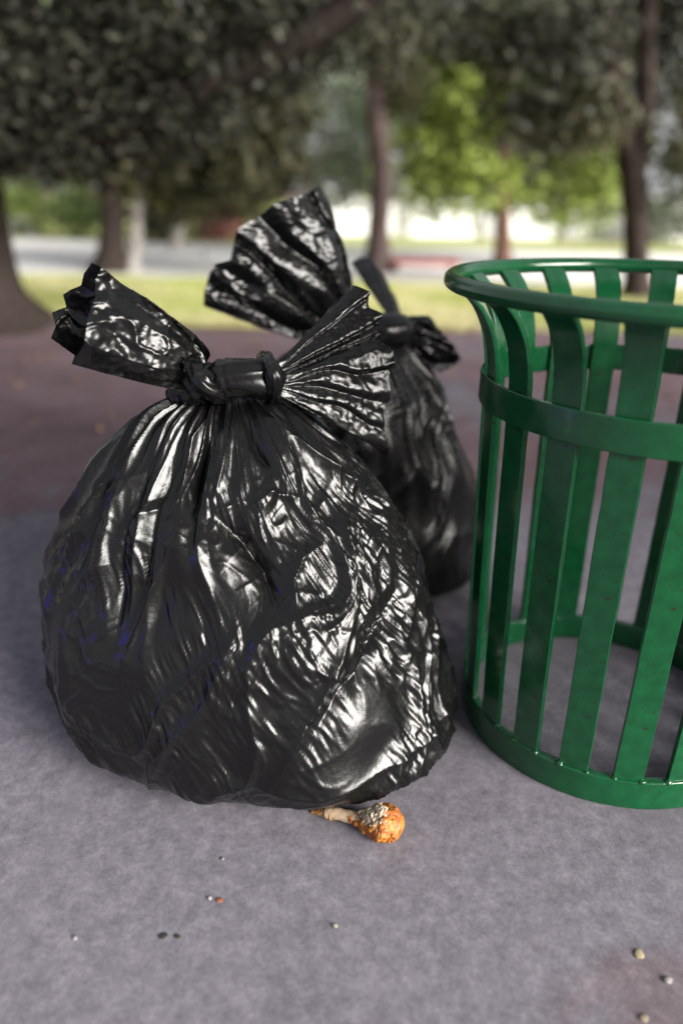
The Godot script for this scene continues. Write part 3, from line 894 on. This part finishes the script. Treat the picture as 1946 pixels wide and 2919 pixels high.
# ------------------------------------------------------------------ drumstick
func make_drumstick() -> void:
	var c := on_ground(1090, 2345, 0.03)
	var stick := base("chicken_drumstick", "bitten fried chicken drumstick lying against the foot of the front bag", "drumstick", c * Vector3(1, 0, 1))
	var o := stick.position
	var tail := on_ground(928, 2316, 0.012)
	var axis := (tail - c).normalized()
	var side := axis.cross(Vector3.UP).normalized()
	var up := side.cross(axis).normalized()
	# coated meat: a lumpy pear that tapers onto the bone
	var pear := func(t: float) -> float:
		return 0.0345 * pow(sin(PI * 0.5 * minf(1.0, t / 0.36)), 0.55) * (1.0 - 0.68 * smoothstep(0.36, 1.0, t))
	var nu := 110
	var nv := 84
	var p := PackedVector3Array()
	var col := PackedColorArray()
	var fp := PackedVector3Array()
	var fcol := PackedColorArray()
	for j in nv:
		var t := float(j) / (nv - 1)
		var x := lerpf(-0.040, 0.060, t)
		var r: float = maxf(0.0006, pear.call(t))
		for i in nu:
			var a := TAU * i / nu
			var d := (side * cos(a) + up * sin(a) * 0.86)
			var q := axis * x + d * r
			var lump := 0.0042 * n3(q.x * 46.0, q.y * 46.0, q.z * 46.0 + 3.0) + 0.0022 * n3(q.x * 100.0, q.y * 100.0, q.z * 100.0) + 0.0016 * ridge(n3(q.x * 150.0, q.y * 60.0, q.z * 150.0 + 5.0))
			var skin := q + d * lump * smoothstep(0.0, 0.12, t)
			var w := c + skin
			w.y = maxf(w.y, 0.0015)
			p.append(w - o)
			var k := n3(q.x * 55.0 + 9.0, q.y * 90.0, q.z * 55.0)
			var k2 := n3(q.x * 160.0, q.y * 60.0, q.z * 160.0)
			col.append(Color(0.30, 0.085, 0.014).lerp(Color(0.42, 0.17, 0.025), clampf(0.5 + 0.9 * k, 0.0, 1.0)).lerp(Color(0.11, 0.022, 0.004), smoothstep(0.2, 0.7, k2) * 0.7))
			# torn flesh where it was bitten: a crumbly shell standing proud of the skin on the upper side
			var e := Vector2((t - 0.56) / 0.34, angle_difference(a, 1.75) / 1.15)
			var m := smoothstep(1.0, 0.72, e.length() + 0.35 * n3(q.x * 80.0, q.y * 80.0, q.z * 80.0))
			var nn := n3(q.x * 150.0, q.y * 150.0, q.z * 150.0)
			var f := skin + d * (lerpf(-0.006, 0.0022, m) + m * (0.0026 * nn + 0.0016 * ridge(n3(q.x * 260.0, q.y * 260.0, q.z * 260.0)))) * minf(1.0, r / 0.012)
			f = c + f
			f.y = maxf(f.y, 0.002)
			fp.append(f - o)
			fcol.append(Color(0.42, 0.37, 0.27).lerp(Color(0.26, 0.15, 0.08), smoothstep(0.0, 0.5, -nn)))
	put("meat", grid(nu, nv, p, true, false, col), M.food, stick)
	put("flesh", grid(nu, nv, fp, true, false, fcol), M.food, stick)
	var shaft := [c + axis * 0.03 - o, c + axis * 0.06 - o, (c + axis * 0.06).lerp(tail, 0.55) + Vector3(0, 0.002, 0) - o, tail - o]
	bone(stick, "bone", shaft, func(t: float, a: float) -> float: return lerpf(0.0135, 0.0105, smoothstep(0.0, 0.6, t)) * (1.0 + 0.07 * n3(t * 6.0, cos(a), sin(a))), Color(0.5, 0.36, 0.25))
	var knob := [tail - axis * 0.014 - o, tail + axis * 0.004 - o, tail + axis * 0.03 + Vector3(0, -0.005, 0) - o]
	bone(stick, "knuckle", knob, func(t: float, a: float) -> float: return lerpf(0.0112, 0.002, pow(t, 1.3)) * (1.0 + 0.3 * n3(t * 4.0, cos(a) * 1.5, sin(a) * 1.5)), Color(0.36, 0.14, 0.02))

func bone(par: Node3D, called: String, pts: Array, rad: Callable, c: Color) -> void:
	var m := tube(pts, rad, 28, 30, true)
	var arr := m.surface_get_arrays(0)
	var v: PackedVector3Array = arr[Mesh.ARRAY_VERTEX]
	var col := PackedColorArray()
	for q in v:
		var k := n3(q.x * 120.0, q.y * 120.0, q.z * 120.0)
		col.append(c.lerp(Color(0.42, 0.32, 0.18), clampf(0.3 + 0.6 * k, 0.0, 0.7)))
	arr[Mesh.ARRAY_COLOR] = col
	var m2 := ArrayMesh.new()
	m2.add_surface_from_arrays(Mesh.PRIMITIVE_TRIANGLES, arr)
	put(called, m2, M.food, par)


# ------------------------------------------------------------------ small litter on the path
func make_crumbs() -> void:
	var list := [
		[598, 2562, 0.0055, Color(0.75, 0.73, 0.74), "pebble", "tiny white pebble touching an orange petal on the path"],
		[627, 2568, 0.0075, Color(0.6, 0.2, 0.09), "petal", "small orange petal beside a tiny white pebble"],
		[215, 2676, 0.0055, Color(0.6, 0.58, 0.6), "pebble", "pale grey pebble lying alone on the open path"],
		[955, 2641, 0.0060, Color(0.72, 0.66, 0.52), "pebble", "cream pebble on the path in front of the drumstick"],
		[635, 2450, 0.0045, Color(0.5, 0.5, 0.45), "pebble", "small greyish pebble near the front bag's foot"],
		[1820, 2722, 0.0105, Color(0.75, 0.62, 0.36), "petal", "yellowish petal on the brown stained paving"],
		[1902, 2797, 0.0085, Color(0.62, 0.6, 0.55), "pebble", "pale pebble on the brown stained paving"],
		[1835, 2905, 0.0085, Color(0.6, 0.5, 0.36), "petal", "buff petal on the brown stained paving"],
		[466, 2670, 0.0085, Color(0.05, 0.06, 0.04), "leaf_scrap", "dark green leaf scrap lying on the path"],
		[506, 2671, 0.0065, Color(0.07, 0.08, 0.05), "leaf_scrap", "smaller dark leaf scrap next to another on the path"]]
	for k in list:
		var at := on_ground(k[0], k[1])
		var r: float = k[2] * 0.6
		var flat := 0.42 if k[4] == "pebble" else 0.2
		var p := PackedVector3Array()
		for j in 9:
			var b := PI * (float(j) / 8.0 - 0.5)
			for i in 14:
				var a := TAU * i / 14.0
				var w := 1.0 + 0.3 * n3(cos(a) * 1.6 + r * 900.0, b, sin(a) * 1.6)
				p.append(Vector3(cos(a) * cos(b) * r * 1.3 * w, (sin(b) + 0.9) * r * flat, sin(a) * cos(b) * r * w))
		var o := put(k[4], grid(14, 9, p, true), std(0.8, ((k[3] as Color) * 0.42).linear_to_srgb()))
		o.position = at + Vector3(0, 0.001, 0)
		o.rotation.y = r * 700.0
		tag(o, k[5], k[4].replace("_", " "), "")


# ------------------------------------------------------------------ blue call-point lamp beside the path, mirrored in the film and the paint
func make_call_lamp() -> void:
	var at := Vector3(-1.75, 0, -0.55)
	var o := base("bollard_lamp", "short grey bollard with a lit blue lamp beside the path", "lamp", at)
	put("post", tube([Vector3(0, 0, 0), Vector3(0, 0.25, 0), Vector3(0, 0.52, 0)], func(t: float, _a: float) -> float: return 0.045 - 0.004 * t, 24, 12, true), M.wall_cap, o)
	var glow := std(0.3, Color(0.1, 0.08, 0.5))
	glow.emission_enabled = true
	glow.emission = Color(0.16, 0.1, 1.0)
	glow.emission_energy_multiplier = 1.5
	put("lamp_lens", tube([Vector3(0, 0.515, 0), Vector3(0, 0.6, 0), Vector3(0, 0.68, 0)], func(_t: float, _a: float) -> float: return 0.05, 24, 12, true), glow, o)
	put("cap", tube([Vector3(0, 0.675, 0), Vector3(0, 0.69, 0), Vector3(0, 0.71, 0)], func(t: float, _a: float) -> float: return 0.062 - 0.02 * t, 24, 8, true), M.wall_cap, o)
	var l := OmniLight3D.new()
	l.name = "glow"
	l.light_color = Color(0.2, 0.12, 1.0)
	l.light_energy = 0.002
	l.light_size = 0.045
	l.omni_range = 8.0
	l.omni_attenuation = 2.0
	l.shadow_enabled = true
	l.position = Vector3(0, 0.6, 0)
	o.add_child(l)
